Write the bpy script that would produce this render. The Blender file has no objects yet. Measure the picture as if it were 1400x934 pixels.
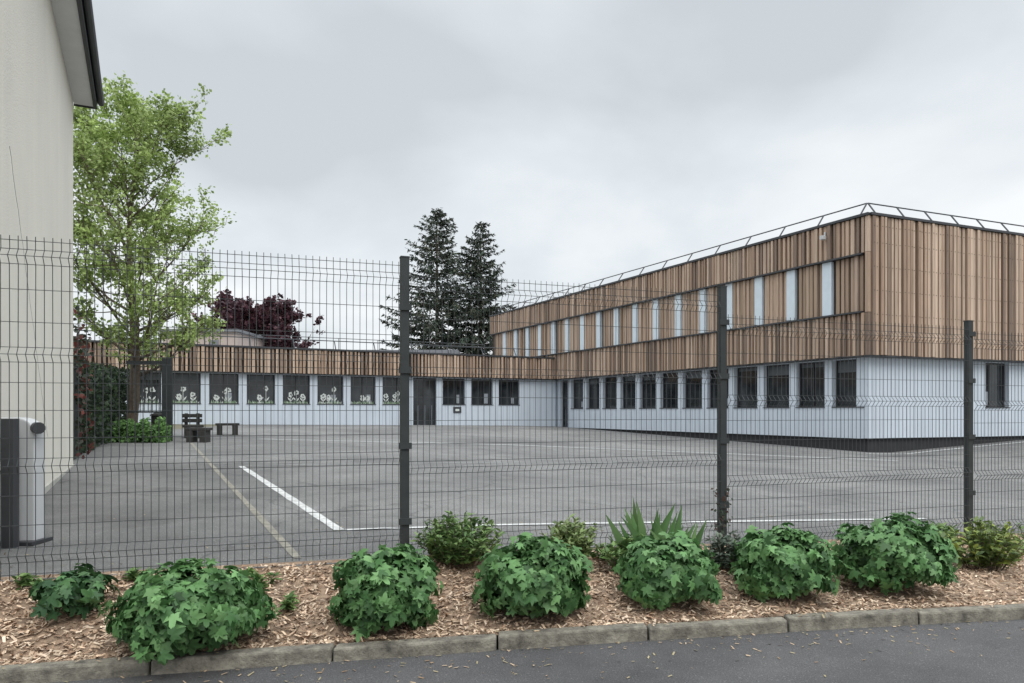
import bpy, math, random
import numpy as np
from mathutils import Vector
random.seed(7); rng=np.random.default_rng(11)
CZ=1.5   # camera eye height above the street; heights below are written relative to eye level
scene=bpy.context.scene
# ------------------------------------------------------------------ materials
def new_mat(name):
    m=bpy.data.materials.new(name); m.use_nodes=True
    nt=m.node_tree; b=nt.nodes['Principled BSDF']; return m,nt,b
def N(nt,t,**k):
    n=nt.nodes.new(t)
    for a,v in k.items(): setattr(n,a,v)
    return n
def L(nt,a,b): nt.links.new(a,b)
def noise(nt,scale,detail=6,rough=.6,vec=None,dist=0):
    n=N(nt,'ShaderNodeTexNoise'); n.inputs['Scale'].default_value=scale
    n.inputs['Detail'].default_value=detail; n.inputs['Roughness'].default_value=rough
    n.inputs['Distortion'].default_value=dist
    if vec is None:
        tc=N(nt,'ShaderNodeTexCoord'); vec=tc.outputs['Object']
    L(nt,vec,n.inputs['Vector']); return n
def ramp(nt,fac,stops):
    r=N(nt,'ShaderNodeValToRGB'); e=r.color_ramp.elements
    while len(e)<len(stops): e.new(.5)
    for i,(p,c) in enumerate(stops):
        e[i].position=p; e[i].color=(c[0],c[1],c[2],1) if hasattr(c,'__len__') else (c,c,c,1)
    L(nt,fac,r.inputs['Fac']); return r
def mul(nt,a,b,fac=1,mode='MULTIPLY'):
    m=N(nt,'ShaderNodeMix',data_type='RGBA',blend_type=mode); m.inputs['Factor'].default_value=fac
    L(nt,a,m.inputs[6])
    if hasattr(b,'__len__'): m.inputs[7].default_value=(*b,1)
    else: L(nt,b,m.inputs[7])
    return m.outputs[2]
def bump(nt,b,h,strength,dist=.01):
    bp=N(nt,'ShaderNodeBump'); bp.inputs['Strength'].default_value=strength; bp.inputs['Distance'].default_value=dist
    L(nt,h,bp.inputs['Height']); L(nt,bp.outputs['Normal'],b.inputs['Normal'])
def mat_plain(name,col,rough=.7,var=.15,scale=3,metal=0,spec=.5,bs=0,bscale=60,stain=0):
    m,nt,b=new_mat(name)
    n=noise(nt,scale,8,.65)
    r=ramp(nt,n.outputs['Fac'],[(.3,[c*(1-var) for c in col]),(.7,[min(1,c*(1+var)) for c in col])])
    c=r.outputs['Color']
    if stain:   # vertical rain streaks / grime
        tc=N(nt,'ShaderNodeTexCoord'); mp=N(nt,'ShaderNodeMapping'); mp.inputs['Scale'].default_value=(2.5,2.5,.25)
        L(nt,tc.outputs['Object'],mp.inputs['Vector']); n3=noise(nt,1,6,.65,mp.outputs['Vector'])
        c=mul(nt,c,ramp(nt,n3.outputs['Fac'],[(.35,1-stain),(.6,1.0)]).outputs['Color'])
    L(nt,c,b.inputs['Base Color']); b.inputs['Roughness'].default_value=rough
    b.inputs['Metallic'].default_value=metal; b.inputs['Specular IOR Level'].default_value=spec
    if bs:
        n2=noise(nt,bscale,4); bump(nt,b,n2.outputs['Fac'],bs)
    return m
def mat_attr(name,rough=.7,grain=None,trans=0,spec=.3,amt=.6):
    m,nt,b=new_mat(name)
    a=N(nt,'ShaderNodeAttribute'); a.attribute_name='Col'; c=a.outputs['Color']
    if grain:
        tc=N(nt,'ShaderNodeTexCoord'); mp=N(nt,'ShaderNodeMapping'); mp.inputs['Scale'].default_value=grain
        L(nt,tc.outputs['Object'],mp.inputs['Vector'])
        n=noise(nt,1,6,.6,mp.outputs['Vector'])
        r=ramp(nt,n.outputs['Fac'],[(.25,.55),(.75,1.25)])
        c=mul(nt,c,r.outputs['Color'],amt)
    L(nt,c,b.inputs['Base Color']); b.inputs['Roughness'].default_value=rough
    b.inputs['Specular IOR Level'].default_value=spec
    if trans:
        t=N(nt,'ShaderNodeBsdfTranslucent'); L(nt,c,t.inputs['Color'])
        mx=N(nt,'ShaderNodeMixShader'); mx.inputs[0].default_value=trans
        out=nt.nodes['Material Output']
        L(nt,b.outputs[0],mx.inputs[1]); L(nt,t.outputs[0],mx.inputs[2]); L(nt,mx.outputs[0],out.inputs[0])
    return m
def mat_asphalt(name,lo,hi,patch,sc,crack=0):
    m,nt,b=new_mat(name)
    big=noise(nt,.22,7,.62,dist=.6); mid=noise(nt,2.2,6,.7); fine=noise(nt,sc,3,.8)
    v=N(nt,'ShaderNodeTexVoronoi'); v.inputs['Scale'].default_value=sc*1.3
    tc=N(nt,'ShaderNodeTexCoord'); L(nt,tc.outputs['Object'],v.inputs['Vector'])
    c=ramp(nt,big.outputs['Fac'],[(.38,lo),(.6,hi)]).outputs['Color']
    c=mul(nt,c,ramp(nt,mid.outputs['Fac'],[(.3,1-patch),(.7,1+patch*.5)]).outputs['Color'])
    c=mul(nt,c,ramp(nt,fine.outputs['Fac'],[(.3,.5),(.7,1.45)]).outputs['Color'])
    sp=ramp(nt,v.outputs['Color'],[(.8,1),(.97,2.0)]).outputs['Color']
    c=mul(nt,c,sp)
    st=noise(nt,.8,3,.5,dist=1.2); c=mul(nt,c,ramp(nt,st.outputs['Fac'],[(.60,1),(.68,.82)]).outputs['Color'])
    if crack:
        wob=noise(nt,1.3,4,.6); mp=N(nt,'ShaderNodeVectorMath',operation='SCALE'); mp.inputs['Scale'].default_value=.8
        L(nt,wob.outputs['Color'],mp.inputs[0]); ad=N(nt,'ShaderNodeVectorMath',operation='ADD'); L(nt,tc.outputs['Object'],ad.inputs[0]); L(nt,mp.outputs[0],ad.inputs[1])
        vc=N(nt,'ShaderNodeTexVoronoi',feature='DISTANCE_TO_EDGE'); vc.inputs['Scale'].default_value=.27; L(nt,ad.outputs[0],vc.inputs['Vector'])
        c=mul(nt,c,ramp(nt,vc.outputs['Distance'],[(.002,.55),(.007,1)]).outputs['Color'],crack)
    L(nt,c,b.inputs['Base Color']); b.inputs['Roughness'].default_value=.85; b.inputs['Specular IOR Level'].default_value=.25
    bump(nt,b,fine.outputs['Fac'],.6,.01)
    return m
M={}
M['yard']=mat_asphalt('yard_asphalt',(.135,.133,.131),(.200,.197,.192),.2,90,.7)
M['road']=mat_asphalt('road_asphalt',(.082,.080,.081),(.110,.108,.109),.2,110)
M['earth']=mat_plain('earth',(.12,.11,.07),.95,.3,2)
M['paint']=mat_plain('worn_white_paint',(.50,.50,.49),.8,.35,9)
M['paint2']=mat_plain('faded_paint',(.25,.25,.245),.8,.15,9)
M['gutter']=mat_plain('drain_strip',(.23,.215,.18),.9,.35,8,bs=.4)
M['kerb']=mat_plain('kerb_concrete',(.175,.16,.13),.95,.65,11,bs=.9)
M['soil']=mat_plain('mulch_base',(.25,.175,.12),.95,.5,14,bs=.8,bscale=90)
M['chips']=mat_attr('mulch_chips',.9)
M['fence']=mat_plain('fence_paint',(.024,.028,.029),.6,.2,8)
M['wire']=mat_plain('wire_coating',(.036,.040,.042),.6,.2,8)
M['stucco']=mat_plain('stucco',(.74,.71,.63),.95,.05,.5,bs=.9,bscale=45,stain=.035)
M['soffit']=mat_plain('soffit',(.66,.66,.65),.7,.06)
M['dark']=mat_plain('dark_metal',(.035,.037,.042),.5,.2)
M['roofing']=mat_plain('roofing',(.12,.12,.12),.9,.2)
M['wall']=mat_plain('pale_blue_render',(.56,.62,.69),.7,.05,.6,stain=.06)
M['wallseam']=mat_plain('render_seam',(.30,.34,.40),.8,.05)
M['whitepanel']=mat_plain('white_panel',(.62,.70,.76),.5,.05)
M['plinth']=mat_plain('plinth',(.03,.03,.032),.95,.2)
M['slat']=mat_attr('timber_slats',.75,(9,9,.7))
M['slatback']=mat_plain('slat_backing',(.05,.037,.029),.9,.3)
M['leaf']=mat_attr('leaf',.5,trans=.35,spec=.35)
M['leafshrub']=mat_attr('leaf_shrub',.5,trans=.2,spec=.3)
M['needle']=mat_attr('needle',.7)
M['bark']=mat_plain('bark',(.13,.10,.075),.95,.35,12,bs=.8,bscale=30)
M['rail']=mat_plain('galvanised',(.05,.053,.06),.5,.15,metal=.2)
M['cab']=mat_plain('cabinet_paint',(.52,.53,.54),.5,.05,stain=.1)
M['sticker']=mat_plain('sticker_white',(.60,.64,.62),.6,.05)
M['stickerg']=mat_plain('sticker_green',(.25,.36,.22),.6,.3,8)
M['beige']=mat_plain('beige_render',(.50,.42,.38),.9,.08)
M['greyroof']=mat_plain('grey_roof',(.20,.21,.23),.8,.15)
M['wood']=mat_plain('dark_bench_wood',(.03,.028,.026),.8,.4,8)
def glass():
    m,nt,b=new_mat('window_glass')
    n=noise(nt,.9,4,.6)
    r=ramp(nt,n.outputs['Fac'],[(.35,(.010,.012,.015)),(.7,(.05,.055,.06))])
    L(nt,r.outputs['Color'],b.inputs['Base Color']); b.inputs['Roughness'].default_value=.06
    b.inputs['Specular IOR Level'].default_value=.5
    return m
M['glass']=glass()
# ------------------------------------------------------------------ mesh helpers
class MB:
    def __init__(s): s.v=[]; s.f=[]; s.c=[]; s.m=[]
    def face(s,pts,col=(1,1,1),mi=0):
        i=len(s.v); s.v+= [tuple(p) for p in pts]; s.f.append(tuple(range(i,i+len(pts)))); s.c.append(col); s.m.append(mi)
    def hexa(s,p,col=(1,1,1),mi=0):
        i=len(s.v); s.v+=[tuple(q) for q in p]
        for f in ((0,3,2,1),(4,5,6,7),(0,1,5,4),(1,2,6,5),(2,3,7,6),(3,0,4,7)):
            s.f.append(tuple(i+k for k in f)); s.c.append(col); s.m.append(mi)
    def box(s,x0,x1,y0,y1,z0,z1,col=(1,1,1),mi=0):
        s.hexa([(x0,y0,z0),(x1,y0,z0),(x1,y1,z0),(x0,y1,z0),(x0,y0,z1),(x1,y0,z1),(x1,y1,z1),(x0,y1,z1)],col,mi)
    def prism(s,poly,z0,z1,col=(1,1,1),mi=0):
        n=len(poly); i=len(s.v)
        s.v+=[(x,y,z0) for x,y in poly]+[(x,y,z1) for x,y in poly]
        s.f.append(tuple(i+k for k in range(n))[::-1]); s.f.append(tuple(i+n+k for k in range(n)))
        for k in range(n): s.f.append((i+k,i+(k+1)%n,i+n+(k+1)%n,i+n+k))
        s.c+=[col]*(n+2); s.m+=[mi]*(n+2)
    def tube(s,pts,radii,sides=6,col=(1,1,1),mi=0):
        i0=len(s.v); n=len(pts)
        for k,p in enumerate(pts):
            p=Vector(p); a=Vector(pts[max(0,k-1)]); b=Vector(pts[min(n-1,k+1)])
            d=(b-a).normalized(); u=d.orthogonal() if abs(d.z)>.9 else d.cross(Vector((0,0,1)))
            u.normalize()
            if abs(d.z)>.9:
                u=Vector((1,0,0)); u=(u-d*u.dot(d)).normalized()
            w=d.cross(u); r=radii[k] if hasattr(radii,'__len__') else radii
            for j in range(sides):
                a_=2*math.pi*(j+.5)/sides; s.v.append(tuple(p+u*(math.cos(a_)*r)+w*(math.sin(a_)*r)))
        for k in range(n-1):
            for j in range(sides):
                a_=i0+k*sides+j; b_=i0+k*sides+(j+1)%sides
                s.f.append((a_,b_,b_+sides,a_+sides)); s.c.append(col); s.m.append(mi)
        s.f.append(tuple(i0+j for j in range(sides))[::-1]); s.f.append(tuple(i0+(n-1)*sides+j for j in range(sides)))
        s.c+=[col]*2; s.m+=[mi]*2
    def obj(s,name,mats,parent=None,smooth=False,bevel=0):
        me=bpy.data.meshes.new(name); me.from_pydata(s.v,[],s.f)
        for m in mats: me.materials.append(m)
        me.polygons.foreach_set('material_index',s.m)
        at=me.attributes.new('Col','FLOAT_COLOR','FACE')
        at.data.foreach_set('color',np.array([(*c,1) for c in s.c],dtype=np.float32).ravel())
        if smooth: me.polygons.foreach_set('use_smooth',[True]*len(s.f))
        me.update(); return link(name,me,parent,bevel)
def link(name,me,parent=None,bevel=0):
    o=bpy.data.objects.new(name,me); scene.collection.objects.link(o)
    if parent: o.parent=parent
    if bevel:
        b=o.modifiers.new('bevel','BEVEL'); b.width=bevel; b.segments=2; b.limit_method='ANGLE'
    return o
def empty(name):
    o=bpy.data.objects.new(name,None); scene.collection.objects.link(o); o.empty_display_size=.3; return o
def leaves(name,P,Nn,size,cols,mat,tmpl='diamond',parent=None,aim=None):
    """P (n,3) positions, Nn (n,3) normals"""
    P=np.asarray(P,float); n=len(P); Nn=np.asarray(Nn,float)
    Nn/= np.linalg.norm(Nn,axis=1,keepdims=True)+1e-9
    R=rng.normal(size=(n,3)) if aim is None else np.asarray(aim,float)
    T=R-Nn*np.sum(R*Nn,axis=1,keepdims=True); T/=np.linalg.norm(T,axis=1,keepdims=True)+1e-9
    B=np.cross(Nn,T); size=np.broadcast_to(size,(n,)); tf=None
    if tmpl=='diamond':
        tv=np.array([[0,-.5,0],[.33,0,.06],[0,.5,-.03],[-.33,0,.06]]); tf=np.array([[0,1,2,3]])
    elif tmpl=='blade':
        tv=np.array([[-.07,0,0],[.07,0,0],[.06,.6,.03],[0,1,-.05],[-.06,.6,.03]]); tf=np.array([[0,1,2,3,4]])
    elif tmpl=='lance':
        tv=np.array([[0,-.1,0],[.2,.35,.05],[.15,.7,.03],[0,1,-.08],[-.15,.7,.03],[-.2,.35,.05]]); tf=np.array([[0,1,2,3,4,5]])
    elif tmpl=='needle':
        tv=np.array([[-.16,0,0],[.16,0,0],[.12,.6,-.05],[0,1,-.15],[-.12,.6,-.05]]); tf=np.array([[0,1,2,3,4]])
    elif tmpl=='chip':
        tv=np.array([[-.16,-.5,0],[.16,-.42,0],[.12,.5,.0],[-.13,.4,0]]); tf=np.array([[0,1,2,3]])
    elif tmpl=='palm':
        ang=[-150,-118,-92,-58,-36,-16,0,16,36,58,92,118,150]
        rad=[.32,.52,.34,.62,.33,.58,.72,.58,.33,.62,.34,.52,.32]
        pts=[[0,-.12,.03]]
        for a,r in zip(ang,rad):
            a=math.radians(a); pts.append([math.sin(a)*r,math.cos(a)*r,-.4*r*r+ (0.05 if r<.4 else 0)])
        tv=np.array(pts); tf=np.array([[0,i,i+1] for i in range(1,len(ang))])
    V=P[:,None,:]+size[:,None,None]*(tv[None,:,0:1]*B[:,None,:]+tv[None,:,1:2]*T[:,None,:]+tv[None,:,2:3]*Nn[:,None,:])
    k=len(tv); F=(tf[None]+ (np.arange(n)*k)[:,None,None]).reshape(-1,tf.shape[1])
    me=bpy.data.meshes.new(name); me.vertices.add(n*k); me.vertices.foreach_set('co',V.reshape(-1).astype(np.float32))
    nf=len(F); fs=F.shape[1]; me.loops.add(nf*fs); me.loops.foreach_set('vertex_index',F.reshape(-1).astype(np.int32))
    me.polygons.add(nf); me.polygons.foreach_set('loop_start',(np.arange(nf)*fs).astype(np.int32))
    me.materials.append(mat); me.update(calc_edges=True); me.validate()
    C=np.repeat(np.asarray(cols,float),len(tf),axis=0); C=np.concatenate([C,np.ones((len(C),1))],1)
    at=me.attributes.new('Col','FLOAT_COLOR','FACE'); at.data.foreach_set('color',C.astype(np.float32).ravel())
    return link(name,me,parent)
def palette(n,cols,w=None,jit=.15):
    cols=np.array(cols); i=rng.choice(len(cols),n,p=w); c=cols[i]*(1+rng.normal(0,jit,(n,1)))
    return np.clip(c,.003,1)
class Frame:
    def __init__(s,o,d,n):
        d=np.array(d,float); d/=np.linalg.norm(d); n=np.array(n,float); n/=np.linalg.norm(n)
        s.o=np.array(o,float); s.d=d; s.n=n
    def p(s,a,b,z):
        q=s.o+s.d*a+s.n*b; return (q[0],q[1],z)
    def box(s,mb,a0,a1,n0,n1,z0,z1,col=(1,1,1),mi=0):
        pts=[s.p(a0,n0,z0),s.p(a1,n0,z0),s.p(a1,n1,z0),s.p(a0,n1,z0),s.p(a0,n0,z1),s.p(a1,n0,z1),s.p(a1,n1,z1),s.p(a0,n1,z1)]
        mb.hexa(pts,col,mi)
# ------------------------------------------------------------------ terrain
def H(x,y):
    x=np.asarray(x,float); y=np.asarray(y,float)
    h=-1.249+.0082*np.minimum(y,60)
    h=h+np.where(x<0,-.0177*np.maximum(x,-30),-.0358*np.minimum(x,14))
    return h+np.clip((x-14)*.05,0,.45)
yf=lambda x:5.89+.3556*(x+.856)
yk=lambda x:4.65+.205*x-.006*x*x
KT=-1.415
def bed(x,y):
    a=yk(x)+.14; b=yf(x); t=np.clip((y-a)/(b-a),0,1)
    lump=.018*np.sin(x*5.1+y*3)+.014*np.sin(x*9.3-y*7.7)
    return (KT-.025)*(1-t)+(H(x,b)-.0)*t+lump*np.minimum(1,t*6)*np.minimum(1,(1-t)*6)
def grid(name,fx,nu,nv,mat):
    V=[];F=[]
    for i in range(nu+1):
        for j in range(nv+1): V.append(fx(i/nu,j/nv))
    for i in range(nu):
        for j in range(nv):
            a=i*(nv+1)+j; F.append((a,a+nv+1,a+nv+2,a+1))
    me=bpy.data.meshes.new(name); me.from_pydata(V,[],F); me.materials.append(mat)
    me.polygons.foreach_set('use_smooth',[True]*len(F)); return link(name,me)
g=MB(); g.face([(-900,-300,-1.62),(900,-300,-1.62),(900,1500,-1.62),(-900,1500,-1.62)]); g.obj('ground',[M['earth']])
def fyard(u,v):
    x=-14+74*u; 
    y=yf(x)+v**1.6*62; return (x,y,float(H(x,y)))
grid('school_yard',fyard,90,60,M['yard'])
def fyl(u,v):
    x=-60+46*u; y=14+v*60; return (x,y,float(H(x,y)))
grid('side_ground',fyl,20,20,M['earth'])
def froad(u,v):
    x=-10+28*u; y0=-14; y1=yk(x)+.02; return (x,y0+(y1-y0)*v,-1.5)
grid('road',froad,40,6,M['road'])
def fbed(u,v):
    x=-5+19*u; a=yk(x)+.125; b=yf(x)+.10; y=a+(b-a)*v; return (x,y,float(bed(x,y)) if v<1 else float(H(x,b))+.012)
grid('mulch_bed',fbed,160,24,M['soil'])
# kerb
kb=MB(); x=-6.0
while x<13.5:
    x1=x+.98; j=random.uniform(-.008,.008); kz=KT+random.uniform(-.008,.008)
    p=[(x+.003,yk(x)+j,-1.56),(x1-.003,yk(x1)+j,-1.56),(x1-.003,yk(x1)+.12+j,-1.56),(x+.003,yk(x)+.12+j,-1.56)]
    kb.hexa(p+[(a,b+(.012 if i<2 else 0),kz) for i,(a,b,c) in enumerate(p)]); x+=.985
kb.obj('kerb',[M['kerb']],bevel=.014)
def strip(name,pts,w,mat,lift=.005):
    mb=MB()
    for (a,b) in zip(pts[:-1],pts[1:]):
        a=np.array(a,float); b=np.array(b,float); d=b-a; Ln=np.linalg.norm(d); d/=Ln; nn=np.array([-d[1],d[0]])*w/2
        k=max(1,int(Ln/.5)); js=[random.uniform(.85,1.1) for _ in range(k+1)]
        for i in range(k):
            p=a+d*Ln*i/k; q=a+d*Ln*(i+1)/k
            mb.face([(*(p-nn*js[i]),float(H(*(p-nn)))+lift),(*(q-nn*js[i+1]),float(H(*(q-nn)))+lift),(*(q+nn*js[i+1]),float(H(*(q+nn)))+lift),(*(p+nn*js[i]),float(H(*(p+nn)))+lift)])
    return mb.obj(name,[mat])
strip('court_line',[(-5.11,13.97),(-1.68,7.2)],.11,M['paint'])
strip('court_line',[(-1.62,7.2),(5.2,9.3)],.085,M['paint'],.009)
strip('court_line',[(-5.1,14.1),(9,19.6)],.08,M['paint2'],.009)
strip('court_line',[(-8.2,24),(11.5,22.0)],.5,M['paint2'],.006)
strip('drain_strip',[(-9.2,21.2),(-1.70,5.87)],.07,M['gutter'])
strip('yard_edge_line',[(12.2,25.4),(15.4,27.0),(30,33)],.16,M['paint'],.012)
# ------------------------------------------------------------------ school building
school=empty('school_building')
A=np.array([12.7,26.3]); dL=np.array([-14.3,28.6]); LL=np.linalg.norm(dL); dL/=LL
nL=np.array([-.894,-.447]); uR=np.array([1,.42]); uR/=np.linalg.norm(uR); nR=np.array([uR[1],-uR[0]])
FL=Frame(A,dL,nL); FR=Frame(A,uR,nR)
W0=A+dL*LL*.70; dW=np.array([-1,-.5])/1.118; nW=np.array([.447,-.894]); FW=Frame(W0,dW,nW); WL=27.5
ZR,Z1,Z2,Z3=7.0,5.65,3.56,2.0
core=MB()
def inset(p,a,b): return (p[0]-nL[0]*a-nR[0]*b,p[1]-nL[1]*a-nR[1]*b)
B_=A+dL*LL
c0=inset(A,.16,.16); c1=inset(B_,.16,0); 
core.prism([c0,tuple(np.array(c0)+uR*40),tuple(np.array(c1)+uR*40),c1],Z3+.03,ZR-.02,mi=0)
c0=inset(A,.95,.95); c1=inset(B_,.95,0)
core.prism([c0,tuple(np.array(c0)+uR*38),tuple(np.array(c1)+uR*38),c1],-1.7,Z3+.02,mi=0)
w=[FW.p(.2,-.16,0)[:2],FW.p(WL,-.16,0)[:2],FW.p(WL,-9.5,0)[:2],FW.p(.2,-9.5,0)[:2]]
core.prism(w,Z3+.03,3.27,mi=0)
w=[FW.p(-1,-.95,0)[:2],FW.p(WL,-.95,0)[:2],FW.p(WL,-9.5,0)[:2],FW.p(-1,-9.5,0)[:2]]
core.prism(w,-1.7,Z3+.02,mi=0)
core.obj('cladding_backing',[M['slatback']],school)
tr=MB()
FL.box(tr,-.02,LL+.02,-.30,.10,ZR-.02,ZR+.07); FR.box(tr,.02,40,-.30,.10,ZR-.022,ZR+.068)
FW.box(tr,-.1,WL,-.30,.10,3.27,3.36)
FL.box(tr,0,LL*.71,-.9,.02,Z3-.04,Z3); FR.box(tr,.0,40,-.9,.021,Z3-.042,Z3-.002); FW.box(tr,0,WL,-.9,.02,Z3-.04,Z3)
FL.box(tr,.25,LL-.3,-.16,.10,Z1-.03,Z1+.03); FL.box(tr,.25,LL-.3,-.16,.14,Z2-.03,Z2+.03)
for z in (2.6,3.45,4.3,5.15,6.0,6.6): FR.box(tr,.05,40,-.158,-.06,z,z+.05)
tr.obj('coping_and_ledges',[M['dark']],school)
rf=MB()
c0=inset(A,.3,.3); c1=inset(B_,.3,.0); rf.prism([c0,tuple(np.array(c0)+uR*39),tuple(np.array(c1)+uR*39),c1],ZR-.02,ZR+.03)
w=[FW.p(.2,-.3,0)[:2],FW.p(WL,-.3,0)[:2],FW.p(WL,-9.5,0)[:2],FW.p(.2,-9.5,0)[:2]]; rf.prism(w,3.27,3.32)
rf.obj('flat_roof',[M['roofing']],school)
woods=[(.48,.35,.26),(.42,.30,.22),(.34,.24,.175),(.54,.41,.315),(.24,.175,.135),(.47,.355,.27)]
def slatcol(dk=1):
    c=random.choice(woods); k=random.uniform(.88,1.1)*dk; return tuple(v*k for v in c)
sl=MB(); fx=MB()
def slats(F,s0,s1,z0,z1,step=.20,wd=(.10,.145),dep=(.03,.08),dk=1,n0=-.155,cf=slatcol,fix=None):
    s=s0
    while s<s1:
        wdt=random.choice(wd) if random.random()<.7 else random.uniform(*wd)
        if s+wdt>s1: break
        d=random.choice(dep)
        F.box(sl,s,s+wdt,n0,d,z0+random.uniform(0,.015),z1-random.uniform(0,.01),cf(dk))
        if fix:
            for zf in fix: F.box(fx,s+wdt*.5-.025,s+wdt*.5+.025,d+.001,d+.006,zf,zf+.018)
        s+=step*random.choice([.88,1,1,1.12])
slats(FL,.0,LL,Z1+.035,ZR-.03); slats(FL,.0,LL,Z3+.0,Z2-.035)
slats(FL,0,.28,Z2-.03,Z1+.03)
slats(FR,.10,40,Z3,ZR-.035,.19,dk=1.05,n0=-.055,fix=(2.6,3.45,4.3,5.15,6.0,6.6))
slats(FW,.12,WL,Z3+.0,3.26)
fx.obj('slat_fixings',[M['slatback']],school)
wp=MB(); gl=MB()
strips=[1.84+1.74*i for i in range(18) if 1.84+1.74*i<LL-.6]
prev=.3
bandc=[(.50,.37,.28),(.45,.33,.245),(.38,.275,.20),(.54,.41,.32)]
def bcol(dk=1):
    c=random.choice(bandc); k=random.uniform(.92,1.06)*dk; return tuple(v*k for v in c)
for si in strips+[LL-.25]:
    a0,a1=prev,si-.24
    base=random.uniform(.88,1.08)
    slats(FL,a0+.02,a1,Z2+.035,Z1-.035,.185,(.13,.15),(-.10,-.07,-.03),base,cf=bcol)
    if si<LL-.3:
        FL.box(wp,si-.21,si+.21,-.158,-.02,Z2+.04,Z1-.04)
    prev=si+.23
wp.obj('white_panels',[M['whitepanel']],school)
sl.obj('timber_slats',[M['slat']],school)
# ground floor walls with openings
wl=MB(); gs=MB(); fr=MB(); st=MB(); sm=MB()
def wallrun(F,s0,s1,openings,sill,base,nface,top=Z3-.045,depth=.24,stick=(),door=(),hd=.035,mull=True):
    s=s0
    for i,(a,b) in enumerate(openings):
        if a>s: F.box(wl,s,a,nface-.5,nface,base,top)
        sl0=sill if i not in door else base+.02
        if i not in door: F.box(wl,a,b,nface-.5,nface,base,sill)
        F.box(wl,a,b,nface-.5,nface,top-hd,top)
        F.box(gs,a-.01,b+.01,nface-depth-.05,nface-depth,sl0-.01,top-hd+.01)
        fd=nface-depth
        for (x0,x1,z0,z1) in ((a,a+.05,sl0,top-hd),(b-.05,b,sl0,top-hd),(a+.05,b-.05,sl0,sl0+.05),(a+.05,b-.05,top-hd-.05,top-hd)):
            F.box(fr,x0,x1,fd+.002,fd+.06,z0,z1)
        if mull or i%3==1:
            mdl=(a+b)/2 if i%2 else a+(b-a)*.36
            F.box(fr,mdl-.02,mdl+.02,fd+.002,fd+.055,sl0+.05,top-hd-.05)
        if i not in door: F.box(fr,a-.02,b+.02,nface-depth+.06,nface+.035,sill+.001,sill+.03)
        if i not in door:
            r=random.random()
            if r<.5:
                h=random.uniform(.2,.6); x0=a+.08+random.random()*.3; 
                F.box(st,x0,min(b-.08,x0+random.uniform(.12,.3)),fd+.003,fd+.006,sill+.1,sill+.1+h,mi=1)
            if r>.5: F.box(st,a+.06,b-.06,fd+.003,fd+.0055,top-hd-.05-random.uniform(.1,.45),top-hd-.06,mi=2)
        if i in stick:
            for kx in range(random.choice([2,3])):
                cx=a+.2+(b-a-.4)*(kx+.5)/3+random.uniform(-.08,.12); hh=random.uniform(.3,.8); z0=sill+.06
                nn=fd+.012
                F.box(st,cx-.012,cx+.012,fd+.008,nn,z0,z0+hh)
                for pz in range(7):
                    an=pz/7*2*math.pi; pr=random.uniform(.08,.14); px=cx+math.cos(an)*pr*.8; pzz=z0+hh+math.sin(an)*pr*.8
                    st.face([F.p(px+math.cos(t)*pr*.42,nn+.002+.001*pz,pzz+math.sin(t)*pr*.42) for t in [q*math.pi/4 for q in range(8)]])
                for sg in(-1,1):
                    st.face([F.p(cx,nn+.011,z0+.1),F.p(cx+sg*.12,nn+.011,z0+.2),F.p(cx+sg*.17,nn+.011,z0+.34),F.p(cx+sg*.05,nn+.011,z0+.24)])
            x=a+.06
            while x<b-.1:
                h=random.uniform(.06,.22); st.face([F.p(x,fd+.014,sill+.045),F.p(x+.06,fd+.014,sill+.045),F.p(x+.03+random.uniform(-.03,.03),fd+.014,sill+.05+h)],mi=3 if random.random()<.7 else 0); x+=.035
        s=b
    if s<s1: F.box(wl,s,s1,nface-.5,nface,base,top)
    q=s0+.3
    while q<s1-.1:
        inside=any(a-.03<q<b+.03 for a,b in openings)
        F.box(sm,q,q+.014,nface-.002,nface+.003,base+.02,(sill-.03) if inside else top-.02)
        q+=.42
opL=[(.45+1.74*i,.45+1.74*i+1.38) for i in range(12)]
opL.append((21.35,22.3))
wallrun(FL,.28,LL*.70+.5,opL,.13,-1.0,-.32,door=(12,),mull=False)
opR=[(6.6,8.0),(11,13),(16,18)]
wallrun(FR,.29,38,opR,.13,-1.0,-.32)
opW=[((2.11+1.62*i)*1.118,(2.11+1.62*i+1.27)*1.118) for i in range(15)]
wallrun(FW,-.2,WL,[o for o in opW if o[1]<WL-.2],.36,-1.2,-.26,stick=(4,5,6,7,8,9,10,11,12),door=(3,))
wl.obj('ground_floor_walls',[M['wall']],school); gs.obj('window_glass',[M['glass']],school)
fr.obj('window_frames',[M['dark']],school)
M['paper']=mat_plain('paper',(.26,.29,.32),.7,.3,4); M['blind']=mat_plain('blind',(.11,.12,.13),.7,.2)
st.obj('window_stickers',[M['sticker'],M['paper'],M['blind'],M['stickerg']],school)
sm.obj('wall_seams',[M['wallseam']],school)
pl=MB()
FL.box(pl,.45,LL*.70,-.80,-.42,-1.75,-1.003); FR.box(pl,.4,38,-.80,-.42,-1.75,-1.003)
pl.obj('plinth',[M['plinth']],school)
rr=MB()
def rail(F,s0,s1,z,step,h,lean,inn=-.1):
    s=s0
    rr.tube([F.p(s0,inn-lean,z+h),F.p(s1,inn-lean,z+h)],.026,6)
    while s<=s1+.01:
        rr.tube([F.p(s,inn+.05,z),F.p(s,inn-lean,z+h)],.03,5); s+=step
rail(FL,.42,LL-.2,ZR+.05,1.9,.50,.32); rail(FR,.42,38,ZR+.05,1.45,.50,.32); rail(FW,.5,WL,3.34,2.2,.5,.3)
rr.tube([FW.p(3,-4,4.35),FW.p(WL,-4,4.35)],.02,5)
for i in range(10): rr.tube([FW.p(3+2.4*i,-4,3.3),FW.p(3+2.4*i,-4,4.35)],.02,5)
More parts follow.
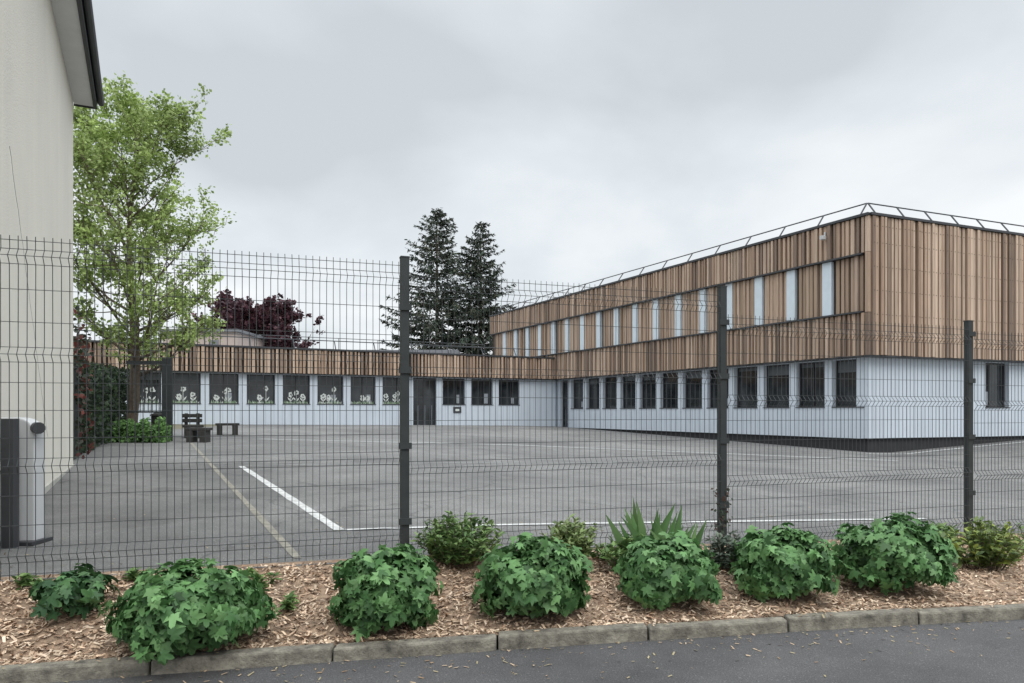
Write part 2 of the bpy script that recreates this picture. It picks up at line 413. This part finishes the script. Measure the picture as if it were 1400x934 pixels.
rr.obj('roof_guard_rail',[M['rail']],school)
sc=MB(); FL.box(sc,1.75,1.9,.10,.3,6.45,6.6); FL.box(sc,1.8,1.85,.05,.12,6.55,6.75); sc.obj('security_camera',[M['cab']],school,bevel=.01)
nb=MB(); FW.box(nb,6.25,6.75,-.245,-.22,-.1,.25); nb.obj('notice_sign',[M['dark']],school)
FW2=MB(); FW.box(FW2,6.38,6.62,-.218,-.214,.0,.13); FW2.obj('notice_paper',[M['sticker']],school)
# ------------------------------------------------------------------ neighbouring house
house=empty('white_house')
Hc=np.array([-8.07,13.6]); FH=Frame(Hc,(.447,-.894),(.894,.447)); HL=9.7; EZ=5.72
hb=MB()
sec=[(0,-1.6),(0,EZ),(-4,EZ+2.4),(-8,EZ),(-8,-1.6)]
for a in (0,HL): hb.v+=[FH.p(a,n,z) for n,z in sec]
hb.f.append((0,1,2,3,4)); hb.f.append((9,8,7,6,5))
for k in range(5): hb.f.append((k,(k+1)%5+0,(k+1)%5+5,k+5))
hb.c+=[(1,1,1)]*7; hb.m+=[0]*7
hb.obj('stucco_walls',[M['stucco']],house)
OV=.38
ro=MB()
def slab(n0,z0,n1,z1,t,a0,a1,mb,mi=0):
    pts=[FH.p(a0,n0,z0),FH.p(a1,n0,z0),FH.p(a1,n1,z1),FH.p(a0,n1,z1)]
    mb.hexa(pts+[(p[0],p[1],p[2]+t) for p in pts],mi=mi)
slab(OV+.04,EZ+.16,-4,EZ+2.6,.12,-.12,HL+.1,ro); slab(-4.001,EZ+2.6,-8.5,EZ+.1,.12,-.12,HL+.1,ro)
ro.obj('roof',[M['roofing']],house)
so=MB(); FH.box(so,-.10,HL,.002,OV-.06,EZ-.03,EZ+.03); so.obj('soffit',[M['soffit']],house)
fa=MB(); FH.box(fa,-.13,HL,OV-.058,OV,EZ-.06,EZ+.15); FH.box(fa,-.13,-.102,0,OV-.059,EZ-.06,EZ+.25)
fa.tube([FH.p(-.15,OV+.06,EZ+.08),FH.p(HL,OV+.06,EZ+.08)],.06,10)
fa.obj('fascia_and_gutter',[M['dark']],house)
ck=MB(); pts=[]
for i in range(30):
    a=7.3-i*.11; pts.append(FH.p(a,.001,2.55-i*.1+random.uniform(-.03,.03)))
ck.tube(pts,.0018,4); ck.obj('wall_crack',[M['greyroof']],house)
ft=MB(); FH.box(ft,0,HL,.002,.02,-1.3,-.98) ; ft.obj('wall_base',[mat_plain('wall_base_render',(.44,.43,.39),.95,.2,3)],house)
cab=empty('gate_motor_cabinet')
cb=MB(); 
poly=[(0,0),(.36,0),(.36,.92)]+[(.36-.16+.16*math.cos(t),.92+.13*math.sin(t)) for t in [q*math.pi/12 for q in range(1,7)]]+[(0,1.05)]
o2=np.array([-4.40,6.22]); n=len(poly)
gz=float(H(-4.2,6.3))
for yy in (0,.15): cb.v+=[(o2[0]+p[0],o2[1]+yy+p[0]*.1,gz+p[1]+.02) for p in poly]
cb.f.append(tuple(range(n))); cb.f.append(tuple(range(n,2*n))[::-1])
for k in range(n): cb.f.append((k,k+n,(k+1)%n+n,(k+1)%n))
cb.c+=[(1,1,1)]*(n+2); cb.m+=[0]*(n+2)
cb.obj('casing',[M['cab']],cab,bevel=.012)
cq=MB(); cq.box(-4.19,-4.09,6.06,6.14,gz-.02,gz+1.06); cq.tube([(-3.99,6.24,gz+.98),(-4.055,6.30,gz+.98)],.05,12)
cq.box(-4.42,-4.0,6.16,6.45,gz,gz+.03); cq.obj('post_and_lock',[M['dark']],cab)
# ------------------------------------------------------------------ wire fence
posts=[(-3.66,4.89),(-.856,5.89),(1.956,6.89),(4.90,7.94),(7.75,8.95),(10.6,9.97)]
ptop=[1.2,1.218,1.152,.96,.93,.9]
panels=[(1.18,-1.13),(1.10,-1.21),(.90,-1.34),(.86,-1.40),(.82,-1.42)]
for k,(x,y) in enumerate(posts):
    e=empty('fence_post'); mb=MB(); f=Frame((x,y),(.942,.335),(.335,-.942))
    f.box(mb,-.033,.033,-.03,.03,float(H(x,y))-.1,ptop[k]); f.box(mb,-.036,.036,-.033,.033,ptop[k]+.0005,ptop[k]+.012)
    for zz in (-.9,-.3,.3,.8): f.box(mb,-.05,.05,.031,.045,zz,zz+.05)
    mb.obj('post_shaft',[M['fence']],e)
for k,(zt,zb) in enumerate(panels):
    a=np.array(posts[k]); b=np.array(posts[k+1]); d=b-a; Ln=np.linalg.norm(d); d/=Ln
    f=Frame(a,d,(d[1],-d[0])); mb=MB(); e=empty('wire_fence_panel')
    folds=[zt-.14,zt-.80,zt-1.55,zb+.16]
    prof=[(zt,0)]
    for fz in folds: prof+=[(fz+.05,0),(fz,.042),(fz-.05,0)]
    prof+=[(zb,0)]
    s=.045
    while s<Ln-.03:
        mb.tube([f.p(s+random.uniform(-.0015,.0015),.034+n_,z_) for z_,n_ in prof],.0027,4); s+=.0505
    hz=[(zt-.03,0)]
    for fz in folds: hz+=[(fz+.05,0),(fz,.042),(fz-.05,0)]
    for t,bm in zip(folds[:-1],folds[1:]):
        nn=max(1,round((t-bm)/.2)); 
        hz+=[(t-(t-bm)*i/nn,0) for i in range(1,nn)]
    hz.append((zb+.03,0))
    for z_,n_ in hz: mb.tube([f.p(.03,.034+n_+.004,z_),f.p(Ln-.03,.034+n_+.004,z_)],.0028,4)
    mb.obj('wire_mesh',[M['wire']],e)
# ------------------------------------------------------------------ mulch chips
n=34000; xs=rng.uniform(-4.8,8.5,n); t=rng.uniform(0,1,n); ys=yk(xs)+.10+t*(yf(xs)+.02-yk(xs)-.10); 
zs=np.array(bed(xs,ys))+rng.uniform(.0,.022,n)
zs=np.where(t<.03,np.maximum(zs,KT+.008),zs)
Nn=np.stack([rng.normal(0,.4,n),rng.normal(0,.4,n),np.ones(n)],1)
leaves('mulch_chips',np.stack([xs,ys,zs],1),Nn,rng.uniform(.018,.055,n),palette(n,[(.56,.43,.31),(.47,.335,.23),(.62,.49,.37),(.28,.18,.12),(.40,.28,.195),(.52,.38,.265)],None,.2),M['chips'],'chip')
n=900; xs=rng.uniform(-4,9,n); ys=yk(xs)-np.abs(rng.normal(0,.30,n))+.0; ys[:200]=yk(xs[:200])+rng.uniform(0,.12,200)
zz_=np.where(ys>yk(xs),KT+.012,-1.494)
leaves('road_litter',np.stack([xs,ys,zz_],1),np.stack([rng.normal(0,.2,n),rng.normal(0,.2,n),np.ones(n)],1),rng.uniform(.01,.038,n),palette(n,[(.4,.30,.2),(.25,.17,.1),(.3,.25,.15)]),M['chips'],'chip')
n=900; xs=rng.uniform(-6,9,n); ys=yf(xs)+.1+np.abs(rng.normal(0,1.6,n))
leaves('yard_litter',np.stack([xs,ys,H(xs,ys)+.008],1),np.stack([rng.normal(0,.2,n),rng.normal(0,.2,n),np.ones(n)],1),rng.uniform(.012,.04,n),palette(n,[(.3,.24,.15),(.12,.09,.05),(.2,.2,.12)]),M['chips'],'chip')
# ------------------------------------------------------------------ shrubs
G1=[(.080,.175,.058),(.105,.22,.075),(.052,.125,.040),(.145,.275,.105)]
def shrub(name,x,y,rx,ztop,n=1300,cols=G1,size=(.05,.105),tmpl='palm',lump=.16,zb=None,mat=None,up=.4,shoots=26):
    zb=float(bed(x,y)) if zb is None else zb
    hgt=ztop-zb; cz=zb+hgt*.44; e=empty(name)
    D=rng.normal(size=(n*2,3)); D/=np.linalg.norm(D,axis=1,keepdims=True); D=D[D[:,2]>-.7][:n]; m=len(D)
    ph=rng.uniform(0,6,6)
    rad=.97+lump*(np.sin(D[:,0]*5+ph[0])*np.sin(D[:,1]*5+ph[1])+.8*np.sin(D[:,2]*6+D[:,0]*4+ph[2]))
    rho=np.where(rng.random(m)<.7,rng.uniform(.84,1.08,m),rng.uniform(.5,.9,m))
    rz=np.where(D[:,2]>0,hgt*.55,hgt*.47)
    P=np.stack([x+D[:,0]*rx*rad*rho,y+D[:,1]*rx*rad*rho,cz+D[:,2]*rz*rad*rho],1)
    # stray shoots standing out of the outline
    k=shoots*5; Ds=np.repeat(rng.normal(size=(shoots,3)),5,axis=0); Ds/=np.linalg.norm(Ds,axis=1,keepdims=True); Ds[:,2]=np.abs(Ds[:,2])*.9
    q=rng.uniform(1.0,1.24,k); Ps=np.stack([x+Ds[:,0]*rx*q,y+Ds[:,1]*rx*q,cz+Ds[:,2]*hgt*.55*q],1)+rng.normal(0,.015,(k,3))
    P=np.concatenate([P,Ps]); D=np.concatenate([D,Ds]); rho=np.concatenate([rho,np.full(k,1.05)]); m+=k
    P[:,2]=np.maximum(P[:,2],zb-.03+rng.uniform(0,.05,m))
    Nn=D*1.0+np.array([0,0,up])+rng.normal(0,.48,(m,3))
    C=palette(m,cols,None,.2); C*= (.32+.68*np.clip((rho-.55)/.4,0,1))[:,None]  # inner leaves tinted darker: the shrub's interior shade is put into leaf colour
    aim=D*.3+np.array([0,0,-.8])+rng.normal(0,.8,(m,3))
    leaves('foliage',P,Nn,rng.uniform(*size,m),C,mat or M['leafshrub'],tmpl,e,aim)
    mb=MB()
    for i in range(14):
        a=random.uniform(0,6.28); r=random.uniform(.3,.8)
        mb.tube([(x,y,zb-.02),(x+math.cos(a)*rx*r*.5,y+math.sin(a)*rx*r*.5,zb+hgt*.35),(x+math.cos(a)*rx*r,y+math.sin(a)*rx*r,zb+hgt*.62)],[.008,.006,.003],5)
    mb.obj('stems',[M['bark']],e); return e
shrub('round_shrub',-1.93,4.48,.385,-.94,1900)
shrub('round_shrub',-.83,4.85,.315,-.92,1350)
shrub('round_shrub',.14,5.12,.35,-.895,1450)
shrub('round_shrub',1.14,5.38,.315,-.93,1300)
shrub('round_shrub',2.05,5.6,.33,-.91,1350)
shrub('round_shrub',3.0,5.85,.375,-.865,1600)
G2=[(.12,.21,.065),(.17,.27,.085),(.08,.15,.05),(.21,.30,.11)]
def spiky(name,x,y,r,ztop,n,cols=G2,size=(.05,.09)):
    zb=float(bed(x,y)); e=empty(name); mb=MB(); P=[];Nn=[];Am=[]
    for i in range(max(4,int(n/22))):
        a=random.uniform(0,6.28); rr_=r*math.sqrt(random.random()); h=(ztop-zb)*random.uniform(.6,1.05)*(1-.35*(rr_/r)**2)
        b=Vector((x+math.cos(a)*rr_*.45,y+math.sin(a)*rr_*.45,zb)); tp=Vector((x+math.cos(a)*rr_,y+math.sin(a)*rr_,zb+h))
        mb.tube([b,b.lerp(tp,.5)+Vector((0,0,.02)),tp],[.004,.003,.002],4)
        for j in range(22):
            t_=random.uniform(.15,1); q=b.lerp(tp,t_); an=random.uniform(0,6.28); o=Vector((math.cos(an),math.sin(an),.2+t_*.7))
            P.append(q); Am.append(o); Nn.append(Vector((-o.x*.4,-o.y*.4,1))+Vector((random.gauss(0,.45),random.gauss(0,.45),0)))
    leaves('foliage',P,Nn,rng.uniform(*size,len(P)),palette(len(P),cols),M['leafshrub'],'lance',e,Am)
    mb.obj('stems',[M['bark']],e)
spiky('leafy_perennial',-.42,5.88,.36,-.80,2600,G2,(.04,.075))
spiky('leafy_perennial',.50,6.12,.27,-.88,1400,[(.19,.26,.09),(.24,.30,.12),(.12,.18,.06)],(.04,.075))
spiky('leafy_perennial',1.75,6.1,.22,-1.0,900,[(.08,.11,.08),(.12,.15,.11)],(.04,.07))
spiky('leafy_perennial',4.15,6.5,.36,-.95,1500,[(.26,.32,.07),(.17,.23,.07),(.10,.15,.055)],(.05,.09))
spiky('leafy_perennial',4.05,7.15,.25,-1.08,800,G2)
spiky('leafy_perennial',.95,5.95,.25,-1.0,900,G2)
shrub('small_shrub',-2.78,4.72,.19,-1.04,200,[(.05,.12,.045),(.07,.15,.055),(.03,.08,.03)],(.06,.10),lump=.3,shoots=18)
for (x,y,r,zt,nn) in [(-1.75,5.2,.10,-1.12,110),(-1.5,4.95,.07,-1.2,90),(-2.0,5.35,.12,-1.13,110),(-3.2,4.95,.12,-1.08,110),(2.6,6.6,.2,-1.15,300),(3.3,6.9,.2,-1.18,300),(.75,6.25,.12,-1.1,200),(-2.6,5.15,.08,-1.1,80),(5.2,7.3,.3,-1.1,500),(-1.2,5.75,.1,-1.1,90),(1.5,6.6,.12,-1.15,110),(3.6,6.2,.1,-1.2,90)]:
    spiky('weed_tuft',x,y,r,zt,nn,G2,(.04,.075))
e=empty('iris_plant'); P=[];Nn=[];Am=[];S=[]
for i in range(24):
    a=random.uniform(-1.2,1.2); P.append((1.20+random.uniform(-.16,.2),6.0+random.uniform(-.07,.07),float(bed(1.25,6.0)))); Am.append((math.sin(a)*.8,random.uniform(-.3,.3),1)); Nn.append((random.gauss(0,.5),-1,.1)); S.append(random.uniform(.4,.68))
leaves('blades',P,Nn,np.array(S),palette(24,[(.09,.18,.06),(.14,.24,.09)]),M['leafshrub'],'blade',e,Am)
n=70; P=np.stack([1.956+rng.normal(0,.045,n),6.85+rng.normal(0,.03,n),rng.uniform(-1.22,-.72,n)],1)
leaves('climbing_vine',P,rng.normal(size=(n,3))+np.array([0,-1.5,.5]),rng.uniform(.03,.05,n),palette(n,[(.04,.06,.035),(.08,.05,.04)]),M['leafshrub'],'diamond')
# ------------------------------------------------------------------ deciduous tree
def grow_tree(name,bx,by,h,cols,nb=34,spread=1.0,leafn=34,lsize=(.08,.15),lean=(.03,0),rtr=.17,first=.22,asc=.9,seed=1,prof=None,sub=(8,4)):
    rnd=random.Random(seed); e=empty(name); mb=MB(); bz=float(H(bx,by)); P=[]
    def tp(t): return Vector((bx+lean[0]*h*t+.12*math.sin(t*7),by+.1*math.sin(t*5+1),bz-.1+h*t))
    K=14; mb.tube([tp(i/K) for i in range(K+1)],[rtr*(1-i/K)**.9+.012 for i in range(K+1)],9)
    def br(p,d,ln,r,lv):
        pts=[p]; q=p.copy(); dd=d.copy()
        for i in range(4):
            dd=(dd+Vector((rnd.gauss(0,.13),rnd.gauss(0,.13),.10+rnd.gauss(0,.08)))).normalized(); q=q+dd*ln/4; pts.append(q.copy())
        mb.tube(pts,[r*(1-i/4.6) for i in range(5)],5 if lv else 6)
        if lv<2:
            for j in range(sub[lv]):
                t_=rnd.uniform(.25,1)*3.99; k=int(t_); s_=pts[k].lerp(pts[k+1],t_-k)
                nd=(dd+Vector((rnd.gauss(0,.7),rnd.gauss(0,.7),rnd.gauss(.1,.5)))).normalized()
                br(s_,nd,max(.35,ln*rnd.uniform(.28,.48)),r*.42,lv+1)
        if lv>=1:
            for j in range(int(leafn*(1 if lv==2 else .5))):
                t_=rnd.uniform(.15,1)*3.99; k=int(t_); s_=pts[k].lerp(pts[k+1],t_-k)
                P.append(s_+Vector((rnd.gauss(0,.10),rnd.gauss(0,.10),rnd.gauss(0,.08))))
    for i in range(nb):
        t_=first+(1-first)*(i+rnd.random())/nb*.97; a=i*2.4+rnd.uniform(-.5,.5)
        u=(t_-first)/(1-first)
        ln=spread*float(np.interp(u,*prof))*rnd.uniform(.72,1.2)
        el=asc*(.5+.75*u)
        br(tp(t_),Vector((math.cos(a)*math.cos(el),math.sin(a)*math.cos(el),math.sin(el))),ln,.055*(1.25-t_),0)
    mb.obj('trunk_and_limbs',[M['bark']],e,smooth=True)
    P=np.array([tuple(p) for p in P]); n=len(P)
    cl=.92+.22*np.sin(P[:,0]*2.1+1)*np.sin(P[:,2]*1.7)+.10*np.sin(P[:,1]*3)
    C=palette(n,cols,None,.18)*cl[:,None]
    leaves('crown_foliage',P,rng.normal(size=(n,3))+np.array([0,0,.6]),rng.uniform(*lsize,n),np.clip(C,.004,1),M['leaf'],'diamond',e)
    return n
nt_=grow_tree('leafy_tree',-11.75,22.6,9.5,[(.32,.42,.13),(.41,.52,.18),(.25,.34,.10),(.46,.57,.22)],nb=44,spread=1.06,leafn=19,lsize=(.085,.15),seed=5,first=.2,lean=(.035,0),asc=.72,
   prof=([0,.15,.5,.75,.9,1],[2.1,2.9,3.0,2.4,1.7,1.3]))
n2_=grow_tree('purple_tree',-21.9,62,7.3,[(.10,.04,.052),(.13,.055,.068),(.065,.03,.04)],nb=40,spread=1.15,leafn=13,lsize=(.26,.46),seed=3,rtr=.25,asc=.55,first=.3,prof=([0,.4,.8,1],[3.8,4.0,3.2,2.0]))
print('leaves',nt_,n2_)
def conifer(name,bx,by,ztop,R,seed):
    rnd=random.Random(seed); e=empty(name); mb=MB(); zb=-1.2; h=ztop-zb
    mb.tube([(bx,by,zb),(bx,by,zb+h*.5),(bx,by,ztop)],[.28,.17,.02],8)
    P=[];Am=[];S=[]
    z=zb+2.0
    while z<ztop-.2:
        t=(z-zb)/h
        for j in range(rnd.choice([5,6,6])):
            a=rnd.uniform(0,6.28); r=R*(1-t)**.72*rnd.uniform(.5,1.25)+.22
            d=Vector((math.cos(a),math.sin(a),0)); pts=[]
            sl_=rnd.uniform(-.30,-.05)+t*.3
            for i in range(6):
                u=i/5; pts.append(Vector((bx,by,z))+d*r*u+Vector((0,0,r*(sl_*u+.18*u*u))))
            mb.tube(pts,[.045*(1-u/5.5)*(1.2-t) for u in range(6)],4)
            side=Vector((-d.y,d.x,0))
            for i in range(int(8+r*15)):
                u=rnd.uniform(.1,1)**.8; k=min(4,int(u*5)); q=pts[k].lerp(pts[k+1],u*5-k)
                sg=rnd.choice([-1,1]); w=r*.28*(1.05-u)*rnd.random()
                q=q+side*sg*w; P.append(q); Am.append(d*.7+side*sg*.6+Vector((0,0,rnd.uniform(-1.0,.1)))); S.append(rnd.uniform(.3,.6)*(1.1-.5*t))
        z+=rnd.uniform(.28,.5)*(1.1-.4*t)
    mb.obj('trunk_and_branches',[M['bark']],e)
    n=len(P); leaves('needles',np.array([tuple(p) for p in P]),rng.normal(size=(n,3))+np.array([0,0,.5]),np.array(S),palette(n,[(.035,.05,.038),(.05,.075,.05),(.08,.085,.055),(.028,.036,.028)],None,.2),M['needle'],'needle',e,np.array([tuple(p) for p in Am]))
conifer('conifer_tree',-7.1,70,19.2,7.4,2); conifer('conifer_tree',-3.0,71,18.2,6.0,9)
# ------------------------------------------------------------------ left boundary: hedge, fence, groundcover
def hedge(name,p0,p1,zt0,zt1,w,n,cols,size,tmpl='diamond'):
    p0=np.array(p0);p1=np.array(p1); t=rng.random(n); d=(p1-p0)/np.linalg.norm(p1-p0); nn=np.array([-d[1],d[0]])
    q=p0+(p1-p0)*t[:,None]+nn*(rng.uniform(-w,w,n))[:,None]
    zt=(zt0+(zt1-zt0)*t)*(1)+.12*np.sin(t*23)+.08*np.sin(t*51)
    zb=H(q[:,0],q[:,1]); z=zb+(zt-zb)*rng.random(n)**.85
    leaves(name,np.stack([q[:,0],q[:,1],z],1),rng.normal(size=(n,3))+np.array([.6,-.6,.4]),rng.uniform(*size,n),palette(n,cols,None,.25),M['leaf'],tmpl)
hedge('hedge',(-9.2,14.4),(-13.6,25.5),1.0,1.3,.5,13000,[(.03,.055,.03),(.05,.08,.035),(.02,.03,.02)],(.09,.17))
hedge('photinia_shrub',(-9.0,14.5),(-10.2,17.0),2.1,1.5,.5,2200,[(.10,.03,.025),(.05,.055,.035),(.035,.05,.03),(.16,.045,.035),(.03,.045,.025)],(.09,.16))
hedge('ground_cover',(-11.6,21.0),(-9.95,21.4),-.34,-.38,.5,4600,[(.11,.22,.065),(.15,.28,.085),(.07,.15,.045)],(.07,.13))
sf=MB(); fs=Frame((-8.35,13.9),(-.43,.9),(.9,.43)); 
for i in range(4): fs.box(sf,i*2.5,i*2.5+.06,-.03,.03,-1.3,1.0)
s=.05
while s<7.6: fs.box(sf,s,s+.028,-.006,.006,-1.05,.95); s+=.07
fs.box(sf,0,7.6,.007,.02,-1.0,-.95); fs.box(sf,0,7.6,.007,.02,.85,.9); sf.obj('side_fence',[M['fence']])
gp=empty('yard_gate'); mb=MB(); gz=-.95
mb.box(-10.42,-10.12,22.0,22.07,gz,1.58); mb.box(-11.5,-10.42,22.02,22.05,1.40,1.50); mb.box(-11.5,-10.42,22.02,22.05,-.05,.0)
for i in range(9): mb.box(-11.45+i*.12,-11.43+i*.12,22.03,22.045,0,1.4)
mb.obj('gate_frame',[M['fence']],gp)
bn=empty('litter_bin'); mb=MB(); mb.tube([(-10.75,22.6,-.95),(-10.75,22.6,-.15)],[.22,.26],12); mb.tube([(-10.75,22.6,-.149),(-10.75,22.6,-.1),(-10.75,22.6,-.02)],[.29,.28,.1],12); mb.obj('bin_body',[M['wood']],bn)
def bench(x,y,w,rot,back=True):
    e=empty('wooden_bench'); mb=MB(); gz=float(H(x,y)); f=Frame((x,y),(math.cos(rot),math.sin(rot)),(math.sin(rot),-math.cos(rot)))
    for s in (-w/2,w/2-.18): f.box(mb,s,s+.18,-.24,.24,gz-.03,gz+.34)
    for i in range(3): f.box(mb,-w/2-.05,w/2+.05,-.25+i*.17,-.1+i*.17,gz+.342,gz+.42)
    if back:
        for s in (-w/2+.02,w/2-.12): f.box(mb,s,s+.1,-.34,-.26,gz,gz+.8)
        for i in range(2): f.box(mb,-w/2-.05,w/2+.05,-.258,-.22,gz+.5+i*.16,gz+.62+i*.16)
    mb.obj('seat_and_legs',[M['wood']],e,bevel=.01)
bench(-9.20,21.7,.55,.1,False); bench(-10.35,24.0,.5,.5,True); bench(-10.2,26.5,.7,.4,False)
# ------------------------------------------------------------------ background buildings
bk=empty('beige_house'); mb=MB(); mb.box(-26.0,-20.5,55,63,-1.6,5.9); mb.obj('walls',[M['beige']],bk)
mb=MB(); mb.box(-26.2,-20.3,54.8,63.2,5.902,6.1,mi=0); mb.box(-22.5,-21.8,54.97,55.0,4.6,5.3); mb.obj('roof_and_windows',[M['greyroof']],bk)
bk=empty('grey_hall'); mb=MB(); mb.box(-20,-4,52,60,-1.6,3.8); mb.obj('walls',[M['beige']],bk)
mb=MB(); mb.box(-20.2,-3.8,51.8,60.2,3.802,4.3); mb.obj('roof_band',[M['greyroof']],bk)
n=16000; th=rng.uniform(-1.1,1.1,n); rr_=rng.uniform(170,200,n); hh=5.5+2.5*np.sin(th*23)+1.6*np.sin(th*61)
P=np.stack([np.sin(th)*rr_,np.cos(th)*rr_,-1.5+hh*rng.random(n)],1)
leaves('distant_trees',P,rng.normal(size=(n,3))+np.array([0,-1,0]),rng.uniform(.8,1.8,n),palette(n,[(.05,.075,.05),(.07,.10,.06)]),M['leaf'])
# ------------------------------------------------------------------ lift everything to street level = 0
for o in list(scene.objects):
    if o.parent is None: o.location.z+=CZ
# ------------------------------------------------------------------ camera
cam=bpy.data.cameras.new('camera'); co=bpy.data.objects.new('camera',cam); scene.collection.objects.link(co)
co.location=(0,0,CZ); co.rotation_euler=(math.pi/2,0,0); cam.lens=26; cam.sensor_width=36; cam.shift_y=.068; cam.clip_end=3000; cam.clip_start=.05
scene.camera=co
# ------------------------------------------------------------------ light
el,az=math.radians(50),math.radians(145)
w=bpy.data.worlds.new('World'); scene.world=w; w.use_nodes=True; nt=w.node_tree
bg=nt.nodes['Background']; out=nt.nodes['World Output']
sky=N(nt,'ShaderNodeTexSky'); sky.sky_type='NISHITA'; sky.sun_disc=False; sky.sun_elevation=el; sky.sun_rotation=az
L(nt,sky.outputs[0],bg.inputs[0]); bg.inputs[1].default_value=.09
tc=N(nt,'ShaderNodeTexCoord'); sp=N(nt,'ShaderNodeSeparateXYZ'); L(nt,tc.outputs['Generated'],sp.inputs[0])
def mth(op,a,b=None):
    m=N(nt,'ShaderNodeMath',operation=op)
    for i,v in enumerate((a,b)):
        if v is None: continue
        if isinstance(v,(int,float)): m.inputs[i].default_value=v
        else: L(nt,v,m.inputs[i])
    return m.outputs[0]
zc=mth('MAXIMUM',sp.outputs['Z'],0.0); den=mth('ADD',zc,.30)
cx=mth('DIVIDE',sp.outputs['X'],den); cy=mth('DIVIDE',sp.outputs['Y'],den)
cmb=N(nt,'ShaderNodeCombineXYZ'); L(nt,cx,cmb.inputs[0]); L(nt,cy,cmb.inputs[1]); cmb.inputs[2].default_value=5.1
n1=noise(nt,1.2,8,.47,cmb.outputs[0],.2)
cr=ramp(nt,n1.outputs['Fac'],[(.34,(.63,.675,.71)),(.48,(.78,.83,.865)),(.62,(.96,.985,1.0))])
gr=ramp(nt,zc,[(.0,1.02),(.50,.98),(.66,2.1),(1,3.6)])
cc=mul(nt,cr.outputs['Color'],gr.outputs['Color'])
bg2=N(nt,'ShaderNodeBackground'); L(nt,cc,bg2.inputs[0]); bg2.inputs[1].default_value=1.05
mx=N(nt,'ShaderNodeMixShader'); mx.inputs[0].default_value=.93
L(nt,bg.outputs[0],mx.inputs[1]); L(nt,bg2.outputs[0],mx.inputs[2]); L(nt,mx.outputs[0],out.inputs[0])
sd=bpy.data.lights.new('sun','SUN'); sd.energy=1.2; sd.angle=math.radians(30); sd.color=(1,.97,.92)
so_=bpy.data.objects.new('sun',sd); scene.collection.objects.link(so_)
dirv=Vector((math.sin(az)*math.cos(el),math.cos(az)*math.cos(el),math.sin(el)))
so_.rotation_euler=dirv.to_track_quat('Z','Y').to_euler()
scene.view_settings.view_transform='Standard'; scene.view_settings.look='None'; scene.view_settings.exposure=0
